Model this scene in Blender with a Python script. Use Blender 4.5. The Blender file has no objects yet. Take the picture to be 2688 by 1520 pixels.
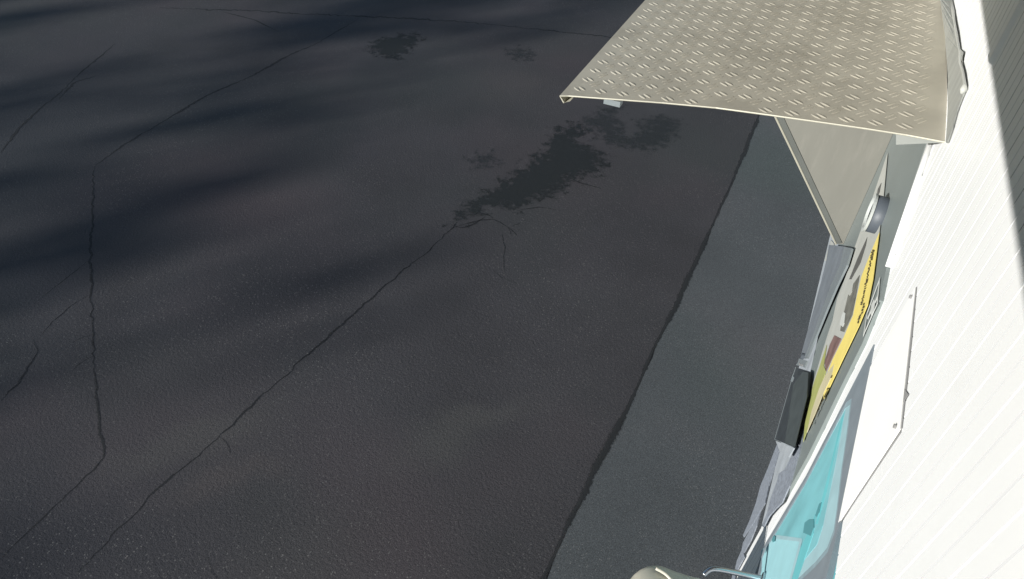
import bpy, bmesh, math, random
import numpy as np
from mathutils import Vector, Matrix
random.seed(7)
sc = bpy.context.scene
C = sc.collection
R = math.radians

# ------------------------------------------------------------------ camera
# x = out of the wall (wall face at x=0, yard at x<0), y = along the wall, z = up, metres
CAM = np.array([-.35, 0.0, 3.3])
M = np.array([[0.89927302, 0.30888707, -0.30967212], [0.43728726, -0.61975249, 0.65167991], [0.00937543, -0.72145383, -0.69239907]])
F = 1.33543
cam = bpy.data.cameras.new("camera"); co = bpy.data.objects.new("camera", cam); C.objects.link(co)
rt, dn, fw = [Vector(M[:, i].tolist()) for i in range(3)]
mw = Matrix.Identity(4)
for i in range(3):
    mw[i][0] = rt[i]; mw[i][1] = -dn[i]; mw[i][2] = -fw[i]; mw[i][3] = CAM[i]
co.matrix_world = mw
cam.sensor_width = 36; cam.lens = F * 18; cam.clip_start = .02; cam.clip_end = 500
sc.camera = co

# ------------------------------------------------------------------ light
ALT, AZ = 14.5, 51.0      # low morning sun in front of the wall, a little from behind the camera
S = Vector((-math.cos(R(ALT)) * math.cos(R(AZ)), -math.cos(R(ALT)) * math.sin(R(AZ)), math.sin(R(ALT))))
w = bpy.data.worlds.new("World"); sc.world = w; w.use_nodes = True
nt = w.node_tree; bg = nt.nodes['Background']
sky = nt.nodes.new('ShaderNodeTexSky'); sky.sky_type = 'NISHITA'; sky.sun_disc = False
sky.sun_elevation = R(ALT); sky.sun_rotation = math.atan2(S.x, S.y)
nt.links.new(sky.outputs[0], bg.inputs[0]); bg.inputs[1].default_value = 0.078
sky.dust_density = 0.0; sky.air_density = 1.0; sky.ozone_density = 1.6
sl = bpy.data.lights.new("sun", 'SUN'); sl.energy = 5.0; sl.angle = R(.5); sl.color = (1, .965, .91)
so = bpy.data.objects.new("sun", sl); C.objects.link(so); so.rotation_euler = (-S).to_track_quat('-Z', 'Y').to_euler()
sc.view_settings.view_transform = 'Standard'; sc.view_settings.look = 'None'
sc.view_settings.exposure = 0.30; sc.view_settings.gamma = 1

# ------------------------------------------------------------------ geometry helpers
def ray(p):
    return M @ np.array([(p[0] - 1344) / 1344, (p[1] - 760) / 1344, F])
def on(p, ax, val):                       # point of the plane axis=val seen at photo position p
    r = ray(p); q = CAM + r * (val - CAM[ax]) / r[ax]
    return (float(q[0]), float(q[1]), float(q[2]))
CS = (2.354 - 2.224) / 1.089              # fall of the canopy sheet
def oncan(p, dz=0):
    r = ray(p); t = (2.354 + dz + CS * CAM[0] - CAM[2]) / (r[2] - CS * r[0]); q = CAM + r * t
    return (float(q[0]), float(q[1]), float(q[2]))
def fz(v):                                # full-view pixel -> photo pixel
    return (v[0] * 1.0439, v[1] * 1.0439)

class MB:
    def __init__(s): s.v = []; s.f = []
    def add(s, vs, fs):
        n = len(s.v); s.v += [tuple(v) for v in vs]; s.f += [tuple(i + n for i in f) for f in fs]; return s
    def box(s, a, b):
        x0, y0, z0 = a; x1, y1, z1 = b
        return s.add([(x0,y0,z0),(x1,y0,z0),(x1,y1,z0),(x0,y1,z0),(x0,y0,z1),(x1,y0,z1),(x1,y1,z1),(x0,y1,z1)],
                     [(0,3,2,1),(4,5,6,7),(0,1,5,4),(1,2,6,5),(2,3,7,6),(3,0,4,7)])
    def prism(s, pts, off):               # polygon extruded by vector off
        n = len(pts); o = Vector(off)
        vs = [tuple(p) for p in pts] + [tuple(Vector(p) + o) for p in pts]
        fs = [tuple(range(n))[::-1], tuple(range(n, 2 * n))] + [(i, (i + 1) % n, (i + 1) % n + n, i + n) for i in range(n)]
        return s.add(vs, fs)
    def tube(s, pts, r, n=12, cap=True):
        pts = [Vector(p) for p in pts]; rs = r if isinstance(r, list) else [r] * len(pts)
        base = len(s.v); up = None
        for i, p in enumerate(pts):
            d = (pts[min(i + 1, len(pts) - 1)] - pts[max(i - 1, 0)]).normalized()
            if up is None: up = Vector((0, 0, 1)) if abs(d.z) < .9 else Vector((1, 0, 0))
            a = d.cross(up).normalized(); b = a.cross(d); up = b
            for k in range(n):
                t = 2 * math.pi * k / n; s.v.append(tuple(p + (a * math.cos(t) + b * math.sin(t)) * rs[i]))
        for i in range(len(pts) - 1):
            for k in range(n):
                s.f.append((base + i*n + k, base + i*n + (k+1) % n, base + (i+1)*n + (k+1) % n, base + (i+1)*n + k))
        if cap:
            s.f.append(tuple(base + k for k in range(n))[::-1]); s.f.append(tuple(base + (len(pts)-1)*n + k for k in range(n)))
        return s
    def build(s, name, mat, parent=None, smooth=False, bevel=0):
        me = bpy.data.meshes.new(name); me.from_pydata(s.v, [], s.f); me.update()
        bm = bmesh.new(); bm.from_mesh(me); bmesh.ops.recalc_face_normals(bm, faces=bm.faces[:]); bm.to_mesh(me); bm.free()
        o = bpy.data.objects.new(name, me); C.objects.link(o); me.materials.append(mat)
        if smooth:
            for p in me.polygons: p.use_smooth = True
        if parent is not None: o.parent = parent
        if bevel:
            m = o.modifiers.new("bevel", 'BEVEL'); m.width = bevel; m.segments = 2; m.limit_method = 'ANGLE'
        return o
def tag(o, label=None, cat=None, group=None, kind=None):
    if label: o['label'] = label
    if cat: o['category'] = cat
    if group: o['group'] = group
    if kind: o['kind'] = kind
    return o
def empty(name, label, cat, group=None):
    o = bpy.data.objects.new(name, None); C.objects.link(o); return tag(o, label, cat, group)

# ------------------------------------------------------------------ materials
def mat(name, col, rough=.6, metal=0, spec=.5, var=0, vscale=6, bump=0, bscale=80, grime=None, gscale=3, stretch=(1,1,1)):
    m = bpy.data.materials.new(name); m.use_nodes = True; t = m.node_tree; L = t.links
    b = t.nodes['Principled BSDF']
    b.inputs['Roughness'].default_value = rough; b.inputs['Metallic'].default_value = metal
    b.inputs['Specular IOR Level'].default_value = spec
    tc = t.nodes.new('ShaderNodeTexCoord'); mp = t.nodes.new('ShaderNodeMapping'); mp.inputs['Scale'].default_value = stretch
    L.new(tc.outputs['Object'], mp.inputs[0])
    out = None
    rgb = t.nodes.new('ShaderNodeRGB'); rgb.outputs[0].default_value = (*col, 1); out = rgb.outputs[0]
    if var:
        n = t.nodes.new('ShaderNodeTexNoise'); n.inputs['Scale'].default_value = vscale; n.inputs['Detail'].default_value = 6
        L.new(mp.outputs[0], n.inputs[0])
        mr = t.nodes.new('ShaderNodeMapRange'); mr.inputs[1].default_value = .25; mr.inputs[2].default_value = .75
        mr.inputs[3].default_value = 1 - var; mr.inputs[4].default_value = 1 + var; L.new(n.outputs[0], mr.inputs[0])
        vm = t.nodes.new('ShaderNodeVectorMath'); vm.operation = 'SCALE'; L.new(out, vm.inputs[0]); L.new(mr.outputs[0], vm.inputs[3]); out = vm.outputs[0]
    if grime:
        n = t.nodes.new('ShaderNodeTexNoise'); n.inputs['Scale'].default_value = gscale; n.inputs['Detail'].default_value = 9; n.inputs['Roughness'].default_value = .7
        L.new(mp.outputs[0], n.inputs[0])
        mr = t.nodes.new('ShaderNodeMapRange'); mr.inputs[1].default_value = .52; mr.inputs[2].default_value = .75; mr.inputs[3].default_value = 0; mr.inputs[4].default_value = grime[3]
        L.new(n.outputs[0], mr.inputs[0])
        mx = t.nodes.new('ShaderNodeMix'); mx.data_type = 'RGBA'; L.new(mr.outputs[0], mx.inputs[0]); L.new(out, mx.inputs[6]); mx.inputs[7].default_value = (*grime[:3], 1); out = mx.outputs[2]
    L.new(out, b.inputs['Base Color'])
    if bump:
        n = t.nodes.new('ShaderNodeTexNoise'); n.inputs['Scale'].default_value = bscale; n.inputs['Detail'].default_value = 5; L.new(mp.outputs[0], n.inputs[0])
        bp = t.nodes.new('ShaderNodeBump'); bp.inputs['Strength'].default_value = bump; bp.inputs['Distance'].default_value = .003
        L.new(n.outputs[0], bp.inputs['Height']); L.new(bp.outputs[0], b.inputs['Normal'])
    return m

def asphalt(name, base, speck, blobs=(), scale=1.0, bumps=.6, var=.18):
    """bitumen with pale stone chips, painted light streaks and darkened areas (blobs: x0,y0,x1,y1,width,strength,colour)"""
    m = bpy.data.materials.new(name); m.use_nodes = True; t = m.node_tree; L = t.links; N = t.nodes.new
    b = t.nodes['Principled BSDF']; b.inputs['Roughness'].default_value = .78; b.inputs['Specular IOR Level'].default_value = .35
    tc = N('ShaderNodeTexCoord'); P = tc.outputs['Object']
    def noise(s, d=5, r=.6, src=P):
        n = N('ShaderNodeTexNoise'); n.inputs['Scale'].default_value = s; n.inputs['Detail'].default_value = d; n.inputs['Roughness'].default_value = r; L.new(src, n.inputs[0]); return n
    def rng(s, a, c, d, e):
        r = N('ShaderNodeMapRange'); r.inputs[1].default_value = a; r.inputs[2].default_value = c; r.inputs[3].default_value = d; r.inputs[4].default_value = e; L.new(s, r.inputs[0]); return r.outputs[0]
    def mth(op, a, c):
        n = N('ShaderNodeMath'); n.operation = op
        for i, q in enumerate((a, c)):
            if q is None: continue
            if isinstance(q, (int, float)): n.inputs[i].default_value = q
            else: L.new(q, n.inputs[i])
        return n.outputs[0]
    def mix(f, a, c):
        n = N('ShaderNodeMix'); n.data_type = 'RGBA'; L.new(f, n.inputs[0])
        for i, q in ((6, a), (7, c)):
            if isinstance(q, tuple): n.inputs[i].default_value = (*q, 1)
            else: L.new(q, n.inputs[i])
        return n.outputs[2]
    dark = tuple(c * (1 - var) for c in base); lite = tuple(c * (1 + var) for c in base)
    col = mix(rng(noise(1.1, 4, .5).outputs[0], .3, .7, 0, 1), dark, lite)
    # faint brown / green / blue drift of the binder
    n2 = noise(.55, 2, .5); sep = N('ShaderNodeSeparateColor'); L.new(n2.outputs['Color'], sep.inputs[0])
    col = mix(rng(sep.outputs[0], .48, .7, 0, .55), col, tuple(a * q for a, q in zip(base, (1.25, 1.0, 1.0))))
    col = mix(rng(sep.outputs[1], .5, .72, 0, .5), col, tuple(a * q for a, q in zip(base, (.92, 1.08, .98))))
    # painted light streaks and darkened areas
    if blobs:
        ws = noise(2.5, 3, .5); wv = N('ShaderNodeVectorMath'); wv.operation = 'SUBTRACT'; L.new(ws.outputs['Color'], wv.inputs[0]); wv.inputs[1].default_value = (.5, .5, .5)
        w2 = N('ShaderNodeVectorMath'); w2.operation = 'SCALE'; L.new(wv.outputs[0], w2.inputs[0]); w2.inputs[3].default_value = .5
        w3 = N('ShaderNodeVectorMath'); w3.operation = 'ADD'; L.new(P, w3.inputs[0]); L.new(w2.outputs[0], w3.inputs[1])
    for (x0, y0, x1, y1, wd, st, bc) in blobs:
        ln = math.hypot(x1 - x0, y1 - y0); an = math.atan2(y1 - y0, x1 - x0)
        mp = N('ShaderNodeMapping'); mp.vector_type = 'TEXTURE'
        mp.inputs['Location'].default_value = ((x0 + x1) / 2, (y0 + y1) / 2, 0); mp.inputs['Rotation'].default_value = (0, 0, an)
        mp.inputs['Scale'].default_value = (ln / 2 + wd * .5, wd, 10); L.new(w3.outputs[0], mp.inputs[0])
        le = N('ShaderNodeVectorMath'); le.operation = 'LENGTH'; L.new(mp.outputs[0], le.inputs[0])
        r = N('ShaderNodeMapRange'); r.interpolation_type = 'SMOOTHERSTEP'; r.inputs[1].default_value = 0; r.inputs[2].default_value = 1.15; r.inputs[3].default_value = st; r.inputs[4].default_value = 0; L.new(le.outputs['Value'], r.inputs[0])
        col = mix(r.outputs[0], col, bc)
    # stones
    g = noise(150 * scale, 2, .8)
    col2 = N('ShaderNodeVectorMath'); col2.operation = 'SCALE'; L.new(col, col2.inputs[0]); L.new(rng(g.outputs[0], .3, .7, .5, 1.5), col2.inputs[3])
    vo = N('ShaderNodeTexVoronoi'); vo.inputs['Scale'].default_value = 88 * scale; L.new(P, vo.inputs[0])
    vs = N('ShaderNodeSeparateColor'); L.new(vo.outputs['Color'], vs.inputs[0])
    chip = mth('MULTIPLY', mth('LESS_THAN', vo.outputs['Distance'], .36), mth('GREATER_THAN', vs.outputs[0], .88))
    dens = rng(noise(.8, 3).outputs[0], .4, .62, .15, .8)
    col3 = mix(mth('MULTIPLY', chip, dens), col2.outputs[0], speck)
    L.new(col3, b.inputs['Base Color'])
    h = mth('ADD', mth('MULTIPLY', g.outputs[0], .5), mth('MULTIPLY', noise(55 * scale, 3).outputs[0], .8))
    bp = N('ShaderNodeBump'); bp.inputs['Strength'].default_value = bumps; bp.inputs['Distance'].default_value = .006
    L.new(h, bp.inputs['Height']); L.new(bp.outputs[0], b.inputs['Normal'])
    return m

def G(p): q = on(fz(p), 2, 0); return q
def blob(a, b_, wd, st, col):
    A = G(a); B = G(b_); return (A[0], A[1], B[0], B[1], wd, st, col)
warm = (.062, .054, .054); cool = (.058, .064, .076); neut = (.070, .069, .064)
BL = [blob((-200, 1500), (560, 1400), .9, .55, (.038, .038, .045)), blob((500, 820), (900, 560), .8, .45, (.036, .037, .044)),blob((180, 1200), (780, 1010), .20, .35, (.10, .098, .092)), blob((980, 1150), (1350, 1010), .22, .4, (.105, .104, .098)),  # pale bands: painted sun streaks; dark ones: older patch deepened as shade
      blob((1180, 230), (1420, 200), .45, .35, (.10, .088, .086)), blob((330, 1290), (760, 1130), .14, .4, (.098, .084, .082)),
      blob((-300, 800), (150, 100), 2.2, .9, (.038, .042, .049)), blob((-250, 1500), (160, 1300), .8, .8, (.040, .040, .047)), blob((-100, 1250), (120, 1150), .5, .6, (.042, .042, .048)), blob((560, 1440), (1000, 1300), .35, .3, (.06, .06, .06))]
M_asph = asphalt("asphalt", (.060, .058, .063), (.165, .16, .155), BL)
M_slab = asphalt("smooth_asphalt_apron", (.094, .103, .109), (.24, .24, .235), scale=1.3, bumps=.25, var=.10)
M_crack = mat("crack_filler", (.018, .019, .021), .95, var=.3, vscale=30)
M_seam = mat("joint_dirt", (.026, .028, .030), .95, var=.4, vscale=20, bump=.5)
M_white = mat("white_coated_steel", (.82, .83, .83), .45, var=.03, vscale=3, grime=(.62, .63, .62, .22), gscale=6)
M_groove = mat("mid_grey_groove", (.48, .49, .50), .6, var=.05, vscale=3)  # groove faces coloured darker than the flats, deep ones most
M_groove2 = mat("pale_grey_groove", (.66, .67, .68), .6, var=.05, vscale=3)
M_whitep = mat("white_cover_plate", (.90, .90, .88), .5, var=.02)
M_shade_grey = mat("shade_grey_sheet", (.195, .225, .222), .42, var=.06, vscale=5, bump=.15, bscale=200)  # the shade over this panel is put into its grey
M_dark = mat("dark_recess_paint", (.34, .37, .40), .6, var=.2, vscale=8)
M_alu = mat("tread_aluminium", (.64, .60, .50), .56, metal=.4, var=.11, vscale=7, grime=(.36, .33, .26, .6), gscale=4, bump=.12, bscale=300)
M_aluedge = mat("cut_aluminium_edge", (.55, .53, .44), .4, metal=.3, var=.1)
M_galv = mat("brushed_gusset_sheet", (.205, .203, .18), .6, metal=.05, var=.05, vscale=6, stretch=(3, 3, .6), grime=(.30, .29, .26, .4), gscale=7)
M_upst = mat("dusty_flashing", (.36, .37, .35), .5, metal=.3, var=.16, vscale=9, stretch=(1, 4, 1), bump=.3, bscale=60)
M_flange = mat("dark_flange", (.15, .16, .15), .5, metal=.3, var=.1)
M_frame = mat("blue_grey_window_frame", (.20, .235, .265), .5, var=.08, vscale=20, bump=.15, bscale=300)
M_band = mat("pale_cyan_rim", (.38, .58, .63), .3, var=.1, vscale=12)
M_frame2 = mat("pale_gasket_frame", (.25, .34, .38), .45, var=.14, vscale=40)
M_teal = mat("turquoise_lining", (.09, .40, .44), .5, var=.10, vscale=5)
M_teal2 = mat("pale_turquoise_ledge", (.33, .60, .65), .5, var=.08, vscale=10)
M_teal3 = mat("deep_turquoise_slot", (.15, .50, .54), .5, var=.1)
M_teald = mat("dark_teal_latch", (.09, .28, .31), .45)
M_yel = mat("yellow_print", (.82, .68, .20), .45, var=.08, vscale=12)
M_olive = mat("olive_print", (.38, .40, .14), .45, var=.1, vscale=12)
M_board = mat("pale_print_board", (.46, .47, .44), .45, var=.07, vscale=9)
M_cream = mat("cream_print", (.55, .50, .33), .5, var=.1, vscale=14)
M_pgrey = mat("grey_photo_print", (.16, .16, .14), .45, var=.45, vscale=22)
M_pink = mat("rosy_photo_print", (.20, .125, .115), .45, var=.35, vscale=16)
M_ink = mat("brown_ink", (.075, .062, .03), .6)
M_ink2 = mat("grey_ink", (.10, .10, .095), .6)
M_stick = mat("white_sticker_ink", (.55, .57, .55), .5)
M_rim = mat("white_plastic_rim", (.52, .55, .54), .35)
M_pipe = mat("slate_pipe", (.085, .10, .12), .5, var=.1)
M_trough = mat("blue_grey_zinc", (.21, .235, .265), .5, metal=.25, var=.16, vscale=10, stretch=(4, 1, 1), bump=.2, bscale=120)
M_zincl = mat("bright_zinc_edge", (.30, .34, .36), .4, metal=.4, var=.1)
M_box = mat("smoky_box", (.038, .045, .052), .35, var=.25, vscale=20)
M_boxs = mat("translucent_grey_plastic", (.062, .075, .078), .4, var=.2, vscale=20)
M_torn = mat("scuffed_foil_sheet", (.27, .30, .35), .55, metal=.2, var=.3, vscale=60, bump=.5, bscale=90)
M_chrome = mat("polished_steel", (.55, .57, .6), .22, metal=1)
M_bin = mat("cream_plastic", (.62, .58, .48), .5, var=.07, vscale=8, grime=(.3, .27, .22, .4), gscale=8)
M_roof = mat("roof_soffit_sheet", (.30, .31, .33), .7, var=.05)
M_gap = mat("shadow_gap_sealant", (.24, .24, .24), .8)
M_glass = mat("turquoise_filmed_glass", (.26, .66, .72), .32, var=.22, vscale=3.5, stretch=(1, 2.5, 1))
M_glass.node_tree.nodes['Principled BSDF'].inputs['Coat Weight'].default_value = .5

# ------------------------------------------------------------------ ground
KX = -.76                                   # edge of the apron
g = MB(); g.add([(-150, -150, 0), (KX + .01, -150, 0), (KX + .01, 250, 0), (-150, 250, 0)], [(0, 1, 2, 3)])
g.add([(KX + .01, -150, -.002), (150, -150, -.002), (150, 250, -.002), (KX + .01, 250, -.002)], [(0, 1, 2, 3)])
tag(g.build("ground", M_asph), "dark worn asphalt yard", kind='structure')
p = MB()
seam = [(1375, 1456), (1420, 1350), (1468, 1250), (1510, 1150), (1560, 1075), (1610, 960), (1640, 900), (1660, 850), (1700, 775), (1735, 700), (1765, 640), (1800, 555), (1830, 490), (1855, 430), (1880, 370), (1912, 290)]
sp = [G(q) for q in seam]
sp = [(-.80, -3, 0), (-.80, .9, 0)] + sp + [(-.755, 9, 0), (-.755, 40, 0)]
jit = []
for a, b_ in zip(sp, sp[1:]):
    n = max(1, int((b_[1] - a[1]) / .08)) if b_[1] < 10 else 1
    for k in range(n):
        t = k / n; jit.append((a[0] + (b_[0] - a[0]) * t + random.uniform(-.006, .006), a[1] + (b_[1] - a[1]) * t, .004))
jit.append((sp[-1][0], sp[-1][1], .004))
vs = []; fs = []
for i, q in enumerate(jit): vs += [q, (.6, q[1], .004)]
for i in range(len(jit) - 1): fs.append((2*i, 2*i+1, 2*i+3, 2*i+2))
p.add(vs, fs); tag(p.build("pavement", M_slab), "smoother blue-grey apron strip along the wall foot", kind='structure')

def stain_mat(name, col, thr=.5, soft=.12, k=.85, sc=11):
    m = bpy.data.materials.new(name); m.use_nodes = True; t = m.node_tree; L = t.links
    b = t.nodes['Principled BSDF']; b.inputs['Base Color'].default_value = (*col, 1); b.inputs['Roughness'].default_value = .75
    at = t.nodes.new('ShaderNodeAttribute'); at.attribute_name = 'fall'; n = t.nodes.new('ShaderNodeTexNoise'); n.inputs['Scale'].default_value = sc; n.inputs['Detail'].default_value = 12; n.inputs['Roughness'].default_value = .72
    tc = t.nodes.new('ShaderNodeTexCoord'); L.new(tc.outputs['Object'], n.inputs[0])
    a = t.nodes.new('ShaderNodeMath'); a.operation = 'ADD'; nr = t.nodes.new('ShaderNodeMapRange'); nr.inputs[1].default_value = .3; nr.inputs[2].default_value = .7; L.new(n.outputs[0], nr.inputs[0])
    L.new(at.outputs['Fac'], a.inputs[0]); L.new(nr.outputs[0], a.inputs[1])
    r = t.nodes.new('ShaderNodeMapRange'); r.inputs[1].default_value = thr + .42; r.inputs[2].default_value = thr + .42 + soft; r.inputs[3].default_value = 0; r.inputs[4].default_value = k; L.new(a.outputs[0], r.inputs[0])
    tr = t.nodes.new('ShaderNodeBsdfTransparent'); mx = t.nodes.new('ShaderNodeMixShader')
    L.new(r.outputs[0], mx.inputs[0]); L.new(tr.outputs[0], mx.inputs[1]); L.new(b.outputs[0], mx.inputs[2]); L.new(mx.outputs[0], t.nodes['Material Output'].inputs[0])
    return m
def ribbon(name, pts, w0, m, z=.0008, jag=.012, step=.035, label=None):
    P = []
    for a, b_ in zip(pts, pts[1:]):
        d = math.hypot(b_[0] - a[0], b_[1] - a[1]); n = max(1, int(d / step))
        for k in range(n):
            t = k / n; P.append(Vector((a[0] + (b_[0] - a[0]) * t, a[1] + (b_[1] - a[1]) * t, 0)))
    P.append(Vector((pts[-1][0], pts[-1][1], 0)))
    # rounded course with small random kinks
    for _ in range(2): P = [P[0]] + [(P[i-1] + P[i] * 2 + P[i+1]) / 4 for i in range(1, len(P) - 1)] + [P[-1]]
    P = [q + Vector((random.gauss(0, jag * .45), random.gauss(0, jag * .45), 0)) for q in P]
    vs = []; fl = []; ww = w0 * .6
    for i, q in enumerate(P):
        d = (P[min(i+1, len(P)-1)] - P[max(i-1, 0)]).normalized(); nrm = Vector((-d.y, d.x, 0))
        ww = min(w0 * 1.0, max(w0 * .3, ww + random.gauss(0, w0 * .14)))
        e = min(1, .25 + i / 6, .25 + (len(P) - 1 - i) / 10); h = ww * e
        for o_, f_ in ((-1.5, 0), (-.35, .85), (.35, .85), (1.5, 0)): vs.append(tuple(q + nrm * h * o_ + Vector((0, 0, z)))); fl.append(f_ * (.6 + .4 * e))
    fs = [(4*i+j, 4*i+j+1, 4*i+j+5, 4*i+j+4) for i in range(len(P) - 1) for j in range(3)]
    o = MB().add(vs, fs).build(name, m); at = o.data.attributes.new('fall', 'FLOAT', 'POINT'); at.data.foreach_set('value', fl)
    tag(o, label, kind='structure'); return o
M_crack = stain_mat("crumbled_crack", (.020, .021, .023), thr=.30, soft=.45, k=.85, sc=60)
M_seam = stain_mat("joint_dirt", (.022, .024, .026), thr=.20, soft=.5, k=.9, sc=45)
ribbon("joint", [(q[0] - .008, q[1]) for q in jit[::2]][:120], .019, M_seam, z=.0048, jag=.003, label="dirt filled joint between asphalt and apron")
CR = [([(1140, 568), (1165, 575), (1200, 560), (1222, 545)], .012, "fine crack under the narrow end of the stain"), ([(1196, 540), (1210, 530), (1212, 520)], .008, "tiny crack at the stain edge"),
      ([(1274, 570), (1288, 578), (1285, 590)], .009, "tiny crack fork"), ([(1150, 548), (1138, 540), (1150, 530)], .009, "tiny crack hook"), ([(1310, 556), (1326, 552)], .007, "tiny crack tip"),
      ([(1432, 448), (1462, 462), (1480, 466), (1512, 474)], .010, "thin crack leaving the stain to the right"), ([(1500, 440), (1515, 450), (1518, 466)], .007, "tiny crack right of the stain"),
      ([(190, 1445), (270, 1360), (330, 1300), (400, 1225), (470, 1170), (560, 1090), (650, 1000), (720, 940), (800, 870), (860, 815), (930, 755), (990, 700), (1060, 645), (1110, 598), (1150, 560)], .018, "long crack running from the lower left to the oil stain"),
      ([(0, 1405), (110, 1300), (200, 1215), (250, 1168), (265, 1140), (252, 1090), (243, 1010), (235, 900), (230, 750), (226, 650), (232, 560), (235, 470), (236, 420)], .0155, "crack around the repaired patch at left"),
      ([(236, 420), (300, 372), (420, 300), (520, 240), (640, 188), (720, 142), (800, 108), (900, 48)], .013, "thin crack continuing up from the patch corner"),
      ([(400, 20), (640, 27), (760, 35), (1000, 45), (1160, 55), (1300, 68), (1480, 88), (1560, 96)], .028, "straight crack across the far yard"),
      ([(1140, 572), (1190, 558), (1240, 549), (1275, 570), (1300, 592)], .012, "forked crack below the stain"),
      ([(1240, 549), (1220, 533), (1195, 540)], .010, "short crack branch"),
      ([(1285, 572), (1312, 558)], .008, "short crack twig"), ([(1300, 530), (1340, 524), (1370, 520), (1398, 528)], .009, "short curved crack"),
      ([(1262, 588), (1270, 620), (1266, 655), (1268, 690)], .008, "faint vertical crack"), ([(1240, 680), (1262, 700), (1300, 712)], .007, "faint crack tail"),
      ([(0, 385), (50, 320), (110, 265), (150, 235), (200, 185), (245, 148), (290, 110)], .014, "crack at the far left edge"),
      ([(148, 250), (185, 208), (245, 190)], .012, "crack spur at far left"), ([(0, 1010), (50, 960), (78, 912), (98, 880), (80, 848)], .012, "crooked crack at lower left"),
      ([(235, 895), (205, 905), (180, 935)], .009, "crack spur on the patch edge"), ([(235, 842), (200, 850), (180, 862)], .008, "thin crack spur"),
      ([(228, 740), (190, 760), (120, 820), (100, 850)], .007, "hairline crack"), ([(556, 1098), (574, 1112), (579, 1142)], .008, "crack twig at lower left"),
      ([(228, 650), (180, 690), (90, 760)], .006, "hairline crack at left"), ([(560, 30), (640, 50), (700, 80)], .008, "hairline crack near top"),
      ([(1430, 452), (1470, 462), (1505, 473)], .008, "crack beside the stain"), ([(520, 1400), (530, 1440), (545, 1456)], .006, "hairline crack at bottom")]
for pts, wd, lb in CR: ribbon("crack", [G(q) for q in pts], wd * (.52 if wd > .015 else 1.15), M_crack, jag=wd * .75, label=lb, z=.0012)

def stain(poly, m, label, z, grow=.14, fall=.16):
    P = [G(q)[:2] for q in poly]; xs = [q[0] for q in P]; ys = [q[1] for q in P]
    def sd(x, y):
        d = 1e9; ins = False
        for (ax, ay), (bx, by) in zip(P, P[1:] + P[:1]):
            vx, vy = bx - ax, by - ay; t = max(0, min(1, ((x-ax)*vx + (y-ay)*vy) / (vx*vx + vy*vy + 1e-9)))
            d = min(d, math.hypot(x - ax - vx*t, y - ay - vy*t))
            if (ay > y) != (by > y) and x < (bx - ax) * (y - ay) / (by - ay) + ax: ins = not ins
        return d if ins else -d
    x0, x1, y0, y1 = min(xs) - grow, max(xs) + grow, min(ys) - grow, max(ys) + grow
    nx = max(4, int((x1 - x0) / .03)); ny = max(4, int((y1 - y0) / .03)); vs = []; fs = []; fl = []
    for j in range(ny + 1):
        for i in range(nx + 1):
            x = x0 + (x1 - x0) * i / nx; y = y0 + (y1 - y0) * j / ny; vs.append((x, y, z)); fl.append(max(0, min(1, .5 + sd(x, y) / fall * .5)))
    for j in range(ny):
        for i in range(nx): a = j*(nx+1)+i; fs.append((a, a+1, a+nx+2, a+nx+1))
    o = MB().add(vs, fs).build("stain", m); at = o.data.attributes.new('fall', 'FLOAT', 'POINT'); at.data.foreach_set('value', fl)
    tag(o, label, kind='structure')
M_oil = stain_mat("oil_soaked_asphalt", (.021, .026, .027), thr=.44, soft=.30, k=.72)
M_oil2 = stain_mat("faint_damp_asphalt", (.031, .038, .041), thr=.46, soft=.40, k=.55)
stain([(1140, 562), (1175, 522), (1230, 480), (1300, 432), (1370, 382), (1400, 330), (1430, 312), (1465, 330), (1450, 362), (1490, 368), (1522, 400), (1495, 438), (1440, 448), (1412, 478), (1350, 500), (1300, 528), (1262, 515), (1212, 528), (1180, 548)], M_oil, "dark jagged oil stain at the end of the long crack", .0006)
stain([(1440, 330), (1470, 300), (1500, 282), (1560, 262), (1552, 300), (1580, 345), (1612, 325), (1600, 305), (1650, 292), (1690, 295), (1712, 320), (1690, 350), (1640, 380), (1580, 372), (1512, 355), (1500, 330), (1470, 326)], M_oil2, "curved damp patch under the canopy corner", .0009)
stain([(930, 115), (960, 96), (1040, 87), (1056, 97), (1030, 122), (1000, 146), (952, 140)], M_oil, "dark round stain in the far yard", .0006)
stain([(1270, 126), (1300, 118), (1346, 131), (1330, 152), (1290, 148)], M_oil2, "small faint stain in the far yard", .0006)
stain([(1180, 400), (1240, 380), (1250, 410), (1200, 425)], M_oil2, "small blotch beside the oil stain", .0006)

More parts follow.
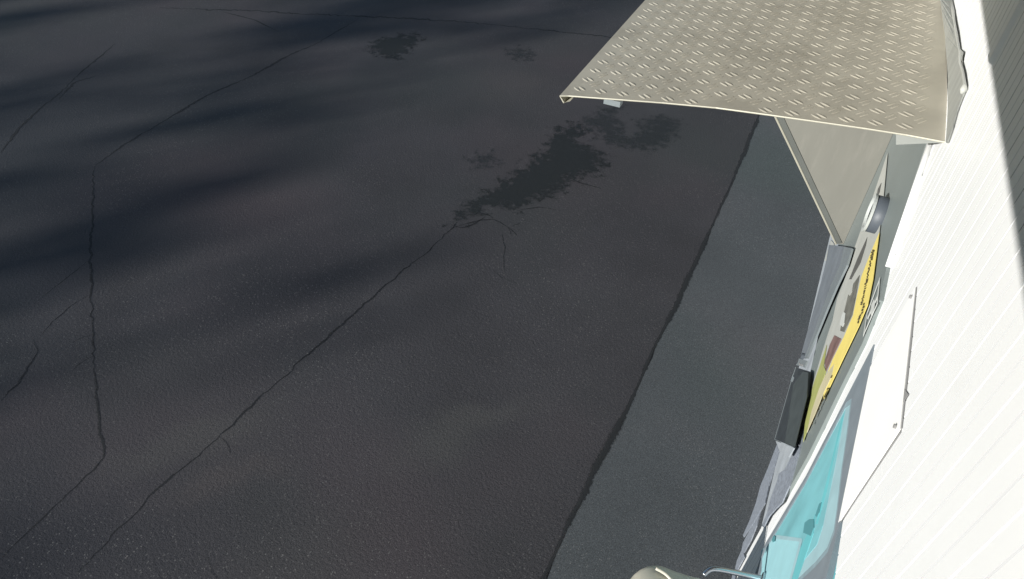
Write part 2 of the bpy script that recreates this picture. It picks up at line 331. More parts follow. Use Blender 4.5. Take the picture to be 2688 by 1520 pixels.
# ------------------------------------------------------------------ building
bld = empty("building", "white corrugated metal building with shade-greyed panel and turquoise window", "building")
GR = (.0, .0008, .0036, .0048)
def prof(y, major):                         # outward depth of the sheet profile: flat ribs with narrow grooves
    k = math.floor(y / .0445 + 1e-9); ph = y - k * .0445
    deep = .0038 if k % 2 == 0 else .0020
    d = .0055
    if ph < .0048:
        if GR[1] <= ph <= GR[2]: d -= deep
        elif ph < GR[1]: d -= deep * ph / GR[1]
        else: d -= deep * (GR[3] - ph) / (GR[3] - GR[2])
    q = abs(((y - 1.27 + .2875) % .575) - .2875)
    if major and q < .034 and y > 1.6: d = max(d, .005 + .009 * min(1, (.034 - q) / .012))
    return d
def clad(ylo, yhi, z0, z1, nz=6, major=False):
    a = min(ylo(z0), ylo(z1)); b_ = max(yhi(z0), yhi(z1)); brk = set([a, b_]); k = math.floor(a / .0445)
    while k * .0445 < b_:
        for fr in GR: brk.add(k * .0445 + fr)
        k += 1
    for mcen in np.arange(1.27 - 6 * .575, 10, .575):
        for e in (-.0341, -.034, -.022, .022, .034, .0341): brk.add(mcen + e)
    ys = sorted(y for y in brk if a <= y <= b_); m = MB(); vs = []; fs = []; n = len(ys)
    for j in range(nz + 1):
        z = z0 + (z1 - z0) * j / nz
        for y in ys: yy = min(max(y, ylo(z)), yhi(z)); vs.append((-prof(yy, major), yy, z))
    for j in range(nz):
        for i in range(n - 1): q = j * n + i; fs.append((q, q+1, q+n+1, q+n))
    return m.add(vs, fs)
c_ = lambda v: (lambda z: v)
WT, WB, WN = 1.905, .50, .42                 # window top, bottom, near edge
wfar = lambda z: 1.355 + (z - .93) * .122 if z < 1.95 else 1.48
sfar = lambda z: 1.63 + max(0, (z - 1.3)) * .06
wall = clad(c_(-3), c_(8), WT, 2.60, 2)
for a in (clad(c_(-3), c_(8), 2.60, 3.6, 2, True), clad(c_(-3), c_(WN), 0, WT, 2), clad(c_(WN), wfar, 0, WB, 2), clad(wfar, sfar, 0, WT, 8)): wall.add(a.v, a.f)
wo = wall.build("wall", M_white, bld); wo.data.materials.append(M_groove); wo.data.materials.append(M_groove2)
for p_ in wo.data.polygons:
    k_ = p_.center.y / .0445; ph_ = (k_ - math.floor(k_)) * .0445
    if ph_ < .0049: p_.material_index = 1 if math.floor(k_) % 2 == 0 else 2
core = MB(); core.box((.14, -3, 0), (.34, 8, 3.6)); core.box((.09, 1.62, 0), (.135, 8, 1.12)); core.build("inner_wall", M_dark, bld)
XP = -.016
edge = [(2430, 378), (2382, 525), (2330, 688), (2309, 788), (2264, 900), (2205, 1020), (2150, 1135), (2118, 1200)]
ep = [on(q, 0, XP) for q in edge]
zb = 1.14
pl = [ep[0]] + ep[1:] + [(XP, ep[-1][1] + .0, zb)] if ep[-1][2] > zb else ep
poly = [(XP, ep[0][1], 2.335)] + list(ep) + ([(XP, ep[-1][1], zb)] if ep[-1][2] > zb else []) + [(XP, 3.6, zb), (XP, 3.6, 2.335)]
MB().prism(poly, (.012, 0, 0)).build("shade_grey_panel", M_shade_grey, bld)
# rolled white trim beside the upper panel edge
tr = MB(); a, b_ = ep[0], ep[2]
tr.tube([(-.012, a[1] - .022, a[2] + .04), (-.012, b_[1] - .022, b_[2])], .009, 8); tr.build("trim", M_white, bld, smooth=True)
rf = MB(); rf.box((-1.5, -4, 3.40), (.34, 9, 3.46)); rf.build("roof", M_roof, bld)
dr = 1.5 * math.tan(R(ALT)) / math.cos(R(AZ)); dy_ = 1.5 * math.tan(R(AZ))
zf = lambda y: 2.722 + dr - .066 * (y + dy_)          # lower edge of the unseen board, sloped to cast the wall's shade line
fa = MB(); fa.prism([(-1.54, -4, zf(-4)), (-1.54, 6, zf(6)), (-1.54, 6, 4.1), (-1.54, -4, 4.1)], (.04, 0, 0)); fa.build("unseen_fascia", M_roof, bld)

# cover plate
XC = -.0095
cp = [on(q, 0, XC) for q in [(2361, 1126), (2373, 1010), (2386, 890), (2401, 755)]]
n0, f0 = cp[0], cp[-1]
pan = [(XC, n0[1], n0[2]), cp[1], cp[2], (XC, f0[1], f0[2]), (XC, f0[1] - .01, f0[2] - .27), on((2200, 1372), 0, XC)]
pobj = MB().prism(pan, (.004, 0, 0)).build("cover_plate", M_whitep, bld, bevel=.001); pobj['label'] = "smooth white plate with a sprung upper edge"
gp = MB()
ge = [cp[0], cp[1], cp[2], cp[3]]
gp.prism([(-.0072, q[1], q[2]) for q in ge] + [(-.0072, q[1], q[2] + d) for q, d in reversed(list(zip(ge, (.005, .009, .009, .004))))], (.001, 0, 0))
b1 = on((2374, 1020), 0, XC + .0015); b2 = on((2384, 1035), 0, XC + .0015); b3 = on((2368, 1060), 0, XC + .0015)
gp.prism([b1, b2, b3], (.001, 0, 0))
gp.prism([(-.0072, n0[1] - .008, n0[2]), (-.0072, n0[1], n0[2]), (-.0072, pan[-1][1], pan[-1][2]), (-.0072, pan[-1][1] - .004, pan[-1][2])], (.001, 0, 0))
gp.build("gap", M_gap, bld)
for q in ((2391, 779), (2350, 1119)):
    s = on(q, 0, XC - .002); MB().tube([(s[0] - .003, s[1], s[2]), (s[0] + .003, s[1], s[2])], .0045, 10).build("screw", M_gap, pobj)

# window: outer frame, gasket, turquoise lined box, glass
win = MB()
fx = -.009
def P0(q, x=fx): return on(q, 0, x)
tp = [P0(q) for q in [(2293, 904), (2253, 1118), (2207, 1357), (2168, 1520)]]
ft = tp + [(fx, WN, tp[-1][2]), (fx, WN, WB), (fx, P0((1930, 1640))[1], WB), P0((1930, 1640)), P0((1984, 1500)), P0((2010, 1425)), P0((2115, 1250))]
glo = [(2222, 1055), (2236, 1045), (2226, 1130), (2210, 1240), (2200, 1330), (2190, 1400), (2172, 1450), (2140, 1488), (2100, 1525), (2040, 1580), (1975, 1580), (1996, 1500), (1998, 1465), (2008, 1440), (2034, 1398), (2115, 1262)]
gl = [P0(q) for q in glo]
# frame with the opening cut by bmesh triangulation
def holed(outer, inner, x, th):
    bm = bmesh.new(); ov = [bm.verts.new((x, p_[1], p_[2])) for p_ in outer]; iv = [bm.verts.new((x, p_[1], p_[2])) for p_ in inner]
    es = [bm.edges.new((l[i], l[(i + 1) % len(l)])) for l in (ov, iv) for i in range(len(l))]
    bmesh.ops.triangle_fill(bm, edges=es, use_beauty=True)
    r = bmesh.ops.extrude_face_region(bm, geom=bm.faces[:]); bmesh.ops.translate(bm, vec=(th, 0, 0), verts=[v for v in r['geom'] if isinstance(v, bmesh.types.BMVert)])
    m = MB(); bm.verts.index_update(); m.add([tuple(v.co) for v in bm.verts], [tuple(v.index for v in f.verts) for f in bm.faces]); bm.free(); return m
wobj = holed(ft, gl, fx, .016).build("window", M_frame, bld)
inner_off = []
cy = sum(p_[1] for p_ in gl) / len(gl); cz = sum(p_[2] for p_ in gl) / len(gl)
gl2 = [(0, cy + (p_[1] - cy) * .93, cz + (p_[2] - cz) * .965) for p_ in gl]
holed(gl, gl2, -.0082, .002).build("gasket", M_frame2, wobj)
MB().prism([(-.0074, p_[1], p_[2]) for p_ in gl], (.001, 0, 0)).build("pane", M_band, wobj)
bx = MB(); bx.box((.004, WN, WB), (.008, 1.50, WT)); bx.build("lining", M_teal, wobj)
def ins(name, pts, x, th, m):
    MB().prism([on(q, 0, x) for q in pts], (th, 0, 0)).build(name, m, wobj)
ins("tinted_glass", [(2219, 1075), (2212, 1110), (2196, 1200), (2178, 1290), (2160, 1380), (2144, 1430), (2108, 1474), (2076, 1522), (2060, 1560), (1992, 1570), (1998, 1500), (2001, 1466), (2010, 1441), (2036, 1400), (2116, 1265)], -.0078, .0003, M_glass)
ins("glass_stripe", [(2216, 1085), (2208, 1100), (2185, 1200), (2160, 1300), (2140, 1375), (2146, 1376), (2170, 1290), (2194, 1180)], -.0081, .0002, M_teal3)
ins("ledge_line", [(2036, 1404), (2104, 1413), (2106, 1423), (2030, 1414)], -.0082, .0002, M_band)
ins("ledge_line", [(2106, 1418), (2096, 1455), (2074, 1535), (2068, 1535), (2088, 1462), (2099, 1420)], -.0090, .0002, M_band)
ins("shelf_block", [(2035, 1412), (2105, 1420), (2075, 1540), (1990, 1540), (1998, 1445)], -.0079, .0003, M_teal2)
ins("slot", [(2118, 1405), (2140, 1350), (2135, 1400), (2090, 1530), (2075, 1530), (2100, 1440)], -.0084, .0005, M_teal3)
ins("latch", [(2108, 1398), (2112, 1372), (2122, 1364), (2136, 1363), (2136, 1385), (2128, 1407)], -.0095, .0015, M_teald)
ins("latch", [(2140, 1352), (2150, 1322), (2156, 1318), (2150, 1345), (2144, 1358)], -.0095, .0015, M_teald)
ins("catch", [(2026, 1417), (2030, 1406), (2035, 1408), (2033, 1420), (2028, 1423)], -.0115, .002, M_teald)
cl = MB()
for q in ((2160, 1235), (2170, 1160), (2212, 1045), (2166, 1075), (2152, 1300)):
    s = on(q, 0, fx - .001); cl.tube([(s[0] - .002, s[1], s[2]), (s[0] + .001, s[1], s[2])], .003, 8)

# ------------------------------------------------------------------ canopy
can = empty("canopy", "aluminium tread plate canopy bracketed out from the white wall", "canopy")
ne = [(1470, 250), (1493, 250), (1740, 268), (1880, 281), (2022, 300), (2264, 334), (2380, 352), (2487, 372)]
nep = [oncan(q) for q in ne]
FY = 4.6
ch = MB()
top = nep + [(nep[-1][0] - .06, FY, 2.354 - CS * .06), (-1.097, FY, 2.354 - CS * 1.097)]
ch.prism(top, (0, 0, -.003))
P_ = .0725; X0, Y0 = -1.045, 1.957
def bar(m, cx, cy, ang, L=.041, W=.0085, H=.0026):
    ca, sa = math.cos(ang), math.sin(ang); base = []
    prf = [(-1, 0), (-.6, .75), (0, 1), (.6, .75), (1, 0)]
    def pt(u, v, h):
        x = cx + u * ca - v * sa; y = cy + u * sa + v * ca; return (x, y, 2.354 + CS * x + h)
    vs = [pt(-L/2, 0, 0)]; 
    for u, w_ in prf[1:4]: vs += [pt(u*L/2, -W/2*w_, 0), pt(u*L/2, -W/5*w_, H*w_), pt(u*L/2, W/5*w_, H*w_), pt(u*L/2, W/2*w_, 0)]
    vs.append(pt(L/2, 0, 0)); fs = [(0,1,2),(0,2,3),(0,3,4)]
    for s_ in (0, 4):
        for k in range(3): fs.append((1+s_+k, 5+s_+k, 6+s_+k, 2+s_+k))
    fs += [(13, 10, 9), (13, 11, 10), (13, 12, 11)]
    m.add(vs, fs)
nearY = lambda x: float(np.interp(x, [q[0] for q in nep], [q[1] for q in nep]))
for i in range(0, 15):
    for j in range(0, 34):
        for kx, ang in ((0, R(-39)), (1, R(54))):
            x = X0 + (i + .5 * kx) * P_; y = Y0 + (j + .62 * kx) * P_ - .0
            if x > -.055 or x < -1.085 or y - .02 < nearY(x): continue
            nx_, ny_ = (-math.sin(ang), math.cos(ang))
            for s_ in ((-1, 1) if kx == 0 else (-1.5, 0, 1.5) if False else (-1, 1)):
                jx = random.uniform(-.0006, .0006)
                bar(ch, x + nx_*s_*.0078 + math.cos(ang)*s_*.0025 + jx, y + ny_*s_*.0078 + math.sin(ang)*s_*.0025, ang, W=.0108 if kx == 0 else .0085, H=.0019 if kx == 0 else .0016)
ch.build("roof_sheet", M_alu, can, smooth=False)
MB().tube([(q[0], q[1] - .001, q[2] - .002) for q in nep], .0028, 6).build("near_edge", M_aluedge, can)
# folded outer lip, a channel
lx, lz = -1.092, 2.224
def lpt(q): return on(q, 1, nep[0][1])
ly = nep[0][1]; l0, l1, l2 = (-1.091, ly, 2.220), (-1.076, ly, 2.199), (-1.054, ly, 2.211)
lip = MB()
for a, b_ in ((l0, l1), (l1, l2)):
    lip.prism([a, b_, (b_[0] + .003, b_[1], b_[2] + .003), (a[0] + .003, a[1], a[2] + .001)], (0, FY - 1.9, 0))
lip.build("folded_lip", M_aluedge, can)
ck = MB(); a = oncan((1585, 258), -.01)
ck.box((a[0] - .0, a[1] + .002, a[2] - .020), (a[0] + .055, a[1] + .03, a[2] - .001)); ck.build("clip", M_zincl, can)
# upstand between sheet and wall
us = [on(q, 0, -.0115) for q in [(2487, 372), (2500, 335), (2512, 290), (2527, 250), (2533, 237), (2535, 222), (2531, 190), (2525, 163), (2526, 145), (2519, 132), (2513, 90), (2508, 60), (2503, 30), (2497, -10)]]
cr = [oncan(q) if oncan(q)[0] < -.0115 else on(q, 0, -.0115) for q in [(2484, 371), (2489, 300), (2490, 194), (2482, 100), (2468, 0), (2464, -20)]]
ups = MB()
nU = len(us)
def lerp_list(L_, t):
    f = t * (len(L_) - 1); i = min(int(f), len(L_) - 2); f -= i; return tuple(L_[i][k] + (L_[i+1][k] - L_[i][k]) * f for k in range(3))
cc = [lerp_list(cr, i / (nU - 1)) for i in range(nU)]
vs = cc + us + [(q[0] + .004, q[1], q[2] - .004) for q in us] + [(q[0], q[1], q[2] - .004) for q in cc]
fs = [(i, i+1, nU+i+1, nU+i) for i in range(nU-1)] + [(nU+i, nU+i+1, 2*nU+i+1, 2*nU+i) for i in range(nU-1)] + [(2*nU+i, 2*nU+i+1, 3*nU+i+1, 3*nU+i) for i in range(nU-1)]
ups.add(vs, fs).build("flashing", M_upst, can, smooth=False)
seal = MB(); seal.tube([(q[0] - .003 + random.uniform(-.002, .002), q[1], q[2] + random.uniform(-.004, .004)) for q in us[3:]], [.003, .009, .004, .003, .003, .006, .003, .004, .003, .005, .003], 8)
seal.build("sealant_bead", M_board, can, smooth=True)
ec = [(-.004, nep[-1][1] + .004, 2.348), oncan((2352, 347), -.006), on((2352, 380), 1, nep[-2][1])]
MB().prism(ec, (0, .006, 0)).build("end_cap", M_flange, can)
# gusset bracket with its folded edge
GY = 2.85
gz = [on(q, 1, GY) for q in [(2030, 300), (2195, 640), (2250, 651)]]
gus = MB().prism([(gz[0][0] - .10, GY, gz[0][2] + .135), gz[0], gz[1], (XP - .001, GY, gz[2][2]), (XP - .001, GY, 2.33)], (0, .003, 0))
gob = gus.build("bracket", M_galv, can)
A = Vector((gz[0][0] - .10, GY, gz[0][2] + .135)); B = Vector(gz[1])
d = (B - A).normalized(); nn = Vector((d.z, 0, -d.x))
if nn.x > 0: nn = -nn
fl = MB().prism([tuple(A), tuple(B), tuple(B - nn * .026), tuple(A - nn * .030)], (0, -.003, 0)); fl.build("flange", M_flange, gob)
MB().tube([tuple(A + Vector((0, -.003, 0))), tuple(A.lerp(B, .4) + Vector((0.001, -.003, 0))), tuple(B + Vector((0, -.003, 0)))], .0045, 6).build("edge_fold", M_aluedge, gob)

# ------------------------------------------------------------------ printed board on the panel
XB = XP - .004
brd = empty("notice_board", "yellow bordered printed advertising board fixed to the panel under the canopy", "sign")
def flat(name, pts, lvl, m, parent, x0=None, th=.0012):
    x = (XB if x0 is None else x0) - .0016 * lvl
    return MB().prism([on(q, 0, x) for q in pts], (th, 0, 0)).build(name, m, parent)
flat("board", [(2330, 400), (2318, 530), (2308, 610), (2302, 660), (2290, 722), (2271, 780), (2245, 850), (2175, 1000), (2108, 1160), (2116, 1080), (2136, 1000), (2158, 925), (2172, 880), (2185, 842), (2197, 784), (2222, 720), (2243, 650), (2290, 520)], 0, M_board, brd)
flat("border", [(2308, 610), (2301, 662), (2292, 731), (2278, 799), (2254, 857), (2215, 938), (2176, 1020), (2160, 1052), (2164, 1010), (2172, 978), (2185, 945), (2215, 884), (2239, 828), (2249, 779), (2261, 726), (2278, 682), (2294, 643)], 1, M_yel, brd)
flat("cream_strip", [(2190, 955), (2182, 990), (2160, 1035), (2140, 1085), (2118, 1135), (2130, 1080), (2150, 1020), (2166, 985)], 1.6, M_cream, brd)
flat("olive_strip", [(2152, 960), (2170, 905), (2160, 975), (2148, 1025), (2132, 1085), (2124, 1115), (2108, 1160), (2116, 1082), (2136, 1005)], 1.2, M_olive, brd)
flat("picture", [(2256, 722), (2246, 779), (2236, 828), (2216, 872), (2205, 868), (2214, 825), (2226, 775), (2240, 745)], 1, M_pgrey, brd)
flat("picture", [(2208, 890), (2182, 945), (2168, 975), (2164, 950), (2178, 905), (2190, 880)], 1, M_pink, brd)
flat("picture", [(2168, 975), (2154, 1015), (2142, 1040), (2148, 1000), (2160, 955)], 1.3, M_olive, brd)
flat("caption", [(2276, 623), (2272, 645), (2258, 690), (2234, 733), (2229, 733), (2250, 680)], 1, M_ink2, brd)
flat("caption", [(2313, 480), (2308, 505), (2300, 522), (2304, 496)], 1, M_ink2, brd)
flat("bottle_print", [(2213, 818), (2219, 822), (2216, 848), (2212, 858), (2204, 852), (2208, 832)], 2, M_stick, brd)
flat("bottle_print", [(2232, 755), (2240, 742), (2236, 765), (2230, 776), (2226, 772)], 2, M_board, brd)
# lettering strokes down the yellow border
def strokes(name, path, lvl, m, parent, wob=3.0, wd=2.6, dens=1.0, gap=.25):
    mb = MB(); x = XB - .0016 * lvl
    for (ax, ay), (bx_, by) in zip(path, path[1:]):
        n = max(1, int(math.hypot(bx_ - ax, by - ay) / (7 / dens)))
        for k in range(n):
            if random.random() < gap: continue
            t0, t1 = k / n, (k + random.uniform(.7, 1.1)) / n
            o0, o1 = random.uniform(-wob, wob), random.uniform(-wob, wob)
            q0 = (ax + (bx_ - ax) * t0 + o0, ay + (by - ay) * t0); q1 = (ax + (bx_ - ax) * t1 + o1, ay + (by - ay) * t1)
            ww = wd * random.uniform(.5, 1)
            mb.prism([on(z_, 0, x) for z_ in ((q0[0] - ww/2, q0[1]), (q0[0] + ww/2, q0[1]), (q1[0] + ww/2, q1[1]), (q1[0] - ww/2, q1[1]))], (.0008, 0, 0))
    return mb.build(name, m, parent)
strokes("lettering", [(2290, 655), (2284, 690), (2276, 725), (2270, 755), (2265, 780), (2260, 802)], 2, M_ink, brd, wob=2.2, wd=4.6, dens=1.3, gap=.08)
strokes("lettering", [(2296, 648), (2288, 680)], 2, M_ink, brd, wob=1, gap=.3)
strokes("lettering", [(2269, 795), (2263, 818), (2256, 832), (2251, 850)], 2, M_ink, brd, wob=1.5, wd=4.6, gap=.05)
strokes("lettering", [(2173, 1018), (2162, 1045), (2150, 1072), (2138, 1098), (2130, 1115)], 3, M_ink, brd, wob=1.4, wd=2.8, dens=1.2, gap=.1)
strokes("lettering", [(2182, 985), (2176, 1005)], 3, M_ink, brd, wob=1, wd=1.6)
# framed sticker above the board
stk = empty("sticker", "small white outlined sticker on the panel above the yellow border", "sticker")
o4 = [(2310, 726), (2303, 796), (2265, 883), (2275, 822)]
ctr = (sum(q[0] for q in o4) / 4, sum(q[1] for q in o4) / 4)
fr = MB(); P3 = [on(q, 0, XB) for q in o4]
cen = np.mean(np.array(P3), axis=0); I3 = [tuple(cen + (np.array(q) - cen) * .86) for q in P3]
for i in range(4): fr.prism([P3[i], P3[(i+1) % 4], I3[(i+1) % 4], I3[i]], (.001, 0, 0))
fr.build("outline", M_stick, stk)
flat("emblem", [(2294, 785), (2297, 792), (2292, 818), (2286, 828), (2287, 800)], .3, M_stick, stk)
flat("emblem", [(2303, 775), (2304, 779), (2277, 838), (2276, 834)], .2, M_stick, stk)

# round pipe stub
vent = empty("vent_pipe", "short round grey pipe stub with white rim at the top of the board", "pipe")
vc = on((2313, 566), 0, XP - .004)
vr = .064; vl = .040
vb = MB(); ring = lambda x, r: [(x, vc[1] + r * math.cos(t * math.pi / 16), vc[2] + r * math.sin(t * math.pi / 16)) for t in range(32)]
def rings(m, rs):
    base = len(m.v)
    for x, r in rs: m.v += ring(x, r)
    for k in range(len(rs) - 1):
        for t in range(32): m.f.append((base + 32*k + t, base + 32*k + (t+1) % 32, base + 32*(k+1) + (t+1) % 32, base + 32*(k+1) + t))
    return m
rings(vb, [(XP, vr), (XP - vl, vr), (XP - vl, vr - .006), (XP - .012, vr - .006)]).build("pipe", M_pipe, vent, smooth=True)
rings(MB(), [(XP - vl + .004, vr + .002), (XP - vl - .004, vr + .003), (XP - vl - .005, vr - .010), (XP - vl + .004, vr - .011)]).build("rim", M_rim, vent)
MB().prism(ring(XP - vl + .02, vr - .007), (.002, 0, 0)).build("damper", M_board, vent)

# ------------------------------------------------------------------ things fixed along the recess below the panel
def V(q, x): return on(q, 0, x)
led = empty("zinc_trough", "long blue-grey tapering zinc trough below the bracket", "trough")
rows = [(2176, 2196, 2216, 2224, 2236, 645), (2168, 2188, 2206, 2213, 2223, 690), (2154, 2170, 2182, 2188, 2197, 745), (2138, 2150, 2160, 2165, 2172, 805), (2120, 2130, 2138, 2142, 2147, 868), (2101, 2107, 2112, 2115, 2119, 938)]
def loft(cols, xo, th=.008):
    m = MB(); n = len(cols); vs = []
    for k, rw in enumerate(rows):
        f = k / (len(rows) - 1)
        for j, cidx in enumerate(cols): vs.append(V((rw[cidx], rw[5] + (cidx - 1) * 2.2 * (1 - f)), xo[j] + .004 * f))
    q = len(vs); vs += [(x + th, y, z - .004) for x, y, z in vs]; fs = []
    for k in range(len(rows) - 1):
        for j in range(n - 1):
            i0 = k * n + j; fs += [(i0, i0 + 1, i0 + n + 1, i0 + n), (q + i0, q + i0 + n, q + i0 + n + 1, q + i0 + 1)]
        for j in (0, n - 1): i0 = k * n + j; fs.append((i0, i0 + n, q + i0 + n, q + i0))
    for base in (0, (len(rows) - 1) * n): fs.append(tuple(range(base, base + n)) + tuple(range(q + base + n - 1, q + base - 1, -1)))
    return m.add(vs, fs)
loft((0, 1, 2), (-.038, -.037, -.0355)).build("trough", M_trough, led)
loft((2, 3, 4), (-.0362, -.0357, -.035)).build("bright_edge", M_zincl, led)
MB().prism([V((2181, 630), -0.0360), V((2189, 640), -0.0357), V((2180, 690), -0.0357), V((2164, 684), -0.0360)], (.006, 0, 0)).build("end_tab", M_board, led)
MB().prism([V((2214, 648), -0.0350), V((2218, 649), -0.0350), V((2215, 662), -0.0350)], (.002, 0, 0)).build("notch", M_gap, led)
brk = empty("clamp", "small pale metal clamp between the trough and the dark box", "clamp")
MB().prism([V(q, -0.0341) for q in [(2097, 941), (2119, 947), (2111, 966), (2108, 962), (2089, 958), (2094, 952)]], (.006, 0, 0)).build("plate", M_zincl, brk)
MB().prism([V(q, -0.0353) for q in [(2097, 950), (2101, 956), (2108, 957), (2106, 961), (2097, 958)]], (.002, 0, 0)).build("hook", M_gap, brk)
cyl = V((2107, 935), -.06); MB().tube([(cyl[0] - .006, cyl[1], cyl[2]), (cyl[0] + .006, cyl[1], cyl[2])], .014, 12).build("bolt", M_pipe, brk)
box = empty("smoky_box", "dark smoky plastic box hung beside the printed board", "box")
q4 = [(2089, 964), (2125, 975), (2120, 1040), (2086, 1174), (2034, 1153)]
bp3 = [V(q4[0], -0.0347), V(q4[1], -0.0310), V(q4[2], -0.0310), V(q4[3], -0.0310), V(q4[4], -0.0360)]
MB().prism(bp3, (.006, 0, -.002)).build("body", M_box, box)
MB().prism([V(q, -0.0375) for q in [(2082, 1010), (2108, 975), (2122, 978), (2118, 1040), (2086, 1172), (2060, 1162)]], (.002, 0, 0)).build("side_face", M_boxs, box)
eb = MB(); eb.tube([V((2089, 964), -0.0360), V((2076, 1005), -0.0366), V((2034, 1153), -0.0372), V((2087, 1175), -0.0316)], .0016, 6); eb.build("edge", M_zincl, box)
MB().prism([V(q, -0.0372) for q in [(2081, 982), (2083, 990), (2079, 1002), (2075, 1000)]], (.006, 0, 0)).build("lug", M_zincl, box)
MB().prism([V(q, -0.0372) for q in [(2036, 1157), (2084, 1176), (2070, 1200), (2046, 1185)]], (.004, 0, 0)).build("bottom_lip", M_dark, box)
def sheet(pts, x, label, th=.004, m=M_torn, xs=None):
    o = MB().prism([V(q, (xs[i] if xs else x)) for i, q in enumerate(pts)], (th, 0, 0)).build("metal_sheet", m); return tag(o, label, "metal sheet")
sheet([(2039, 1167), (2045, 1184), (2033, 1225), (2018, 1275), (2008, 1320), (1978, 1372), (1952, 1410), (1950, 1405), (1968, 1365), (1984, 1320), (1996, 1275), (2015, 1230)], -.016, "narrow blue-grey strip hanging below the smoky box")
sheet([(2110, 1124), (2106, 1150), (2096, 1190), (2086, 1225), (2072, 1275), (2052, 1320), (2036, 1335), (2018, 1356), (2004, 1384), (1999, 1380), (2012, 1350), (2022, 1310), (2040, 1262), (2044, 1243), (2060, 1232), (2076, 1200), (2090, 1170)], -.020, "broad torn silvery sheet beside the cream wall strip")
sheet([(1996, 1342), (1986, 1380), (1970, 1420), (1952, 1452), (1954, 1462), (1944, 1480), (1935, 1497), (1929, 1494), (1934, 1472), (1946, 1445), (1950, 1425), (1975, 1378)], -.014, "pale bent strip just above the grab bar")
sheet([(1923, 1506), (1930, 1508), (1926, 1535), (1917, 1535)], -.014, "pale strip end below the grab bar")

# ------------------------------------------------------------------ grab bar and bin
gb = [on((2002, 1520), 0, -.012)]
z0 = gb[0][2]
pth = [gb[0]] + [on(q, 2, z0 + dz) for q, dz in (((1990, 1516), 0), ((1940, 1505), .002), ((1895, 1496), .004), ((1872, 1494), .003), ((1860, 1498), -.002), ((1847, 1509), -.012))]
bar_ = empty("grab_bar", "polished bent steel grab bar beside the turquoise window", "grab bar")
def smoothp(P, n=4):
    P = [Vector(p_) for p_ in P]; o = []
    for i in range(len(P) - 1):
        a, b_, c, d_ = P[max(i-1, 0)], P[i], P[i+1], P[min(i+2, len(P)-1)]
        for k in range(n):
            t = k / n; o.append(.5 * ((2*b_) + (-a + c) * t + (2*a - 5*b_ + 4*c - d_) * t*t + (-a + 3*b_ - 3*c + d_) * t**3))
    return o + [P[-1]]
MB().tube(smoothp(pth), .0095, 16).build("tube", M_chrome, bar_, smooth=True)
pf = pth[0]; MB().tube([(pf[0] + .003, pf[1], pf[2]), (pf[0] - .004, pf[1], pf[2])], .022, 20).build("rosette", M_chrome, bar_, smooth=False)

binn = empty("bin", "cream plastic bin with rounded lid standing by the wall", "bin")
zl = .98
ol = [(1655, 1520), (1664, 1509), (1680, 1496), (1700, 1487), (1718, 1484.5), (1735, 1486), (1750, 1491), (1775, 1501), (1805, 1511), (1840, 1519)]
arc = [on(q, 2, zl) for q in ol]
near = [(-.165, 1.12, zl), (-.150, .98, zl), (-.155, .80, zl), (-.20, .72, zl), (-.33, .70, zl), (-.44, .74, zl), (-.47, .86, zl), (-.455, 1.02, zl)]
loop = arc + near
cx_ = sum(q[0] for q in loop) / len(loop); cy_ = .96
lid = MB(); nL = len(loop); levels = [(1.0, -.035), (1.012, -.008), (1.0, 0.0), (.93, .012), (.72, .03), (.40, .045), (.08, .05)]
for s_, dz in levels: lid.v += [(cx_ + (q[0] - cx_) * s_, cy_ + (q[1] - cy_) * s_, zl + dz) for q in loop]
for k in range(len(levels) - 1):
    for i in range(nL): lid.f.append((k*nL + i, k*nL + (i+1) % nL, (k+1)*nL + (i+1) % nL, (k+1)*nL + i))
lid.f.append(tuple((len(levels)-1)*nL + i for i in range(nL)))
lid.build("lid", M_bin, binn, smooth=True)
bd = MB()
for s_, z in ((.96, zl - .036), (.93, .6), (.84, .02)): bd.v += [(cx_ + (q[0] - cx_) * s_, cy_ + (q[1] - cy_) * s_, z) for q in loop]
for k in range(2):
    for i in range(nL): bd.f.append((k*nL + i, k*nL + (i+1) % nL, (k+1)*nL + (i+1) % nL, (k+1)*nL + i))
bd.f.append(tuple(2*nL + i for i in range(nL))); bd.build("body", M_bin, binn, smooth=True)
rr = [on(q, 2, zl + .035) for q in [(1722, 1492), (1745, 1505), (1762, 1522), (1775, 1545)]]
MB().tube(smoothp(rr), .006, 8).build("lid_rib", M_bin, binn, smooth=True)

# ------------------------------------------------------------------ unseen trees added towards the low sun, crowns thinned to cast set light streaks
M_unseen_bark = mat("unseen_tree_bark", (.10, .08, .06), .9, var=.3, vscale=8)
M_unseen_leaf = mat("unseen_tree_leaves", (.05, .09, .03), .6, var=.3, vscale=2)
sh = Vector((S.x, S.y, 0)).normalized(); pe = Vector((-sh.y, sh.x, 0)); tn = S.z / math.hypot(S.x, S.y)
def seg(x, y, ax, ay, bx, by):
    vx, vy = bx - ax, by - ay; t = max(0, min(1, ((x-ax)*vx + (y-ay)*vy) / (vx*vx + vy*vy + 1e-9))); return math.hypot(x - ax - vx*t, y - ay - vy*t)
GAP = []
for a, b_, wd, st in [((500, 620), (950, 370), .42, .55), ((0, 150), (300, 0), .34, .95), ((60, 190), (400, 20), .22, .8), ((330, 110), (620, 0), .35, .6), ((180, 1200), (760, 1040), .42, .75),
                      ((950, 1180), (1330, 1000), .5, .8), ((300, 385), (470, 325), .35, .5), ((1000, 450), (1400, 330), .5, .5), ((1180, 240), (1420, 195), .8, .8), ((400, 1330), (760, 1130), .3, .6), ((0, 1330), (200, 1150), .3, .4)]:
    A_, B_ = G(a), G(b_); GAP.append((A_[0], A_[1], B_[0], B_[1], wd, st))
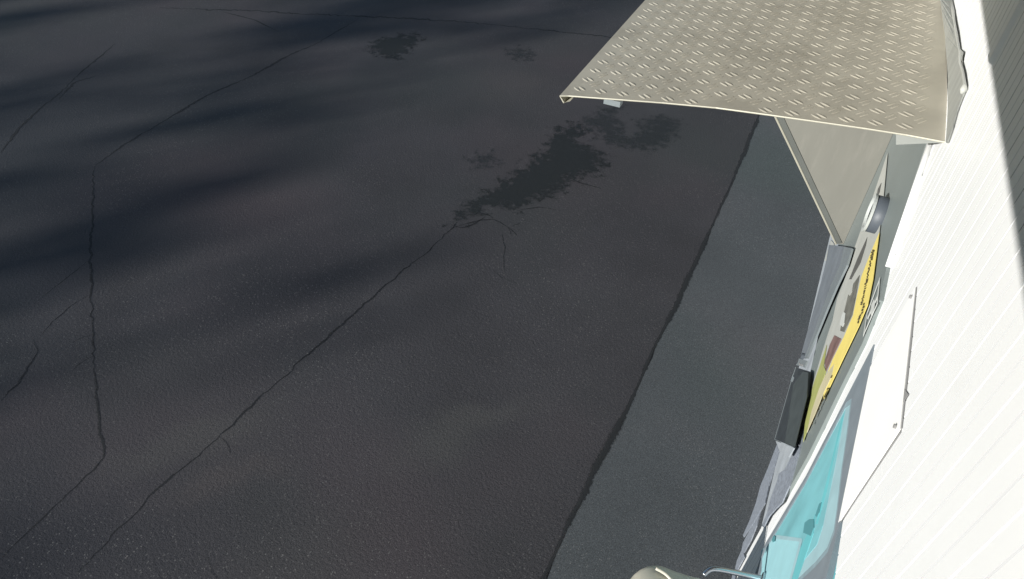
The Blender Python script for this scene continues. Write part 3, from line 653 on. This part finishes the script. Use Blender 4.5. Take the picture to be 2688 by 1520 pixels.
def light(x, y):  # wanted light at a ground point, used to thin the leaves
    L = .58 + .40 * max(0, min(1, (x + 4.8) / 3.0)) ** 1.1
    for g_ in GAP:
        d_ = seg(x, y, *g_[:4]) / g_[4]; L = max(L, min(1, L + g_[5] * math.exp(-d_ * d_)))
    return L
rl = random.Random(3)
cs = [(-.6, 41), (-3.9, 43), (-7.2, 40), (-10.5, 42), (-13.8, 41)]
for ti, (u, dist) in enumerate(cs):
    base = sh * dist + pe * u; top = dist * tn
    tree = empty("tree", ("unseen leafy tree added to dapple the yard, %s in the row towards the sun" % ("first", "second", "third", "fourth", "last")[ti]), "tree", "trees added for dapples")
    tree.location = (0, 0, 0)
    mt = MB(); mt.tube([tuple(base), tuple(base + Vector((.1, .1, 3))), tuple(base + Vector((-.1, .2, 6))), tuple(base + Vector((0, 0, top - 2.2)))], [.26, .2, .14, .06], 10)
    for k in range(7):
        an = k * 2.4; z = 3.5 + k * .7; mt.tube([tuple(base + Vector((0, 0, z))), tuple(base + Vector((math.cos(an) * 1.6, math.sin(an) * 1.6, z + 1.4)))], [.08, .025], 6)
    mt.build("unseen_trunk", M_unseen_bark, tree)
    lf = MB(); n = 0
    while n < 2000:
        n += 1
        uu = u + rl.uniform(-2.7, 2.7); dd = dist + rl.uniform(-2, 2); z = top - 5.6 + 7.2 * rl.random()
        p_ = sh * dd + pe * uu + Vector((0, 0, z))
        if ((uu - u) / 2.9) ** 4 + ((z - (top - 2.2)) / 4.6) ** 4 > 1: continue
        gx, gy = p_.x - S.x * z / S.z, p_.y - S.y * z / S.z
        if gx > -1.0 or rl.random() < light(gx, gy): continue
        sz = rl.uniform(.10, .2); a1 = Vector([rl.gauss(0, 1) for _ in range(3)]).normalized(); a2 = a1.cross(Vector([rl.gauss(0, 1) for _ in range(3)])).normalized()
        lf.add([p_ + a1 * sz * 1.3, p_ + a2 * sz * .8, p_ - a1 * sz * 1.3, p_ - a2 * sz * .8], [(0, 1, 2, 3)])
    lf.build("unseen_crown", M_unseen_leaf, tree)
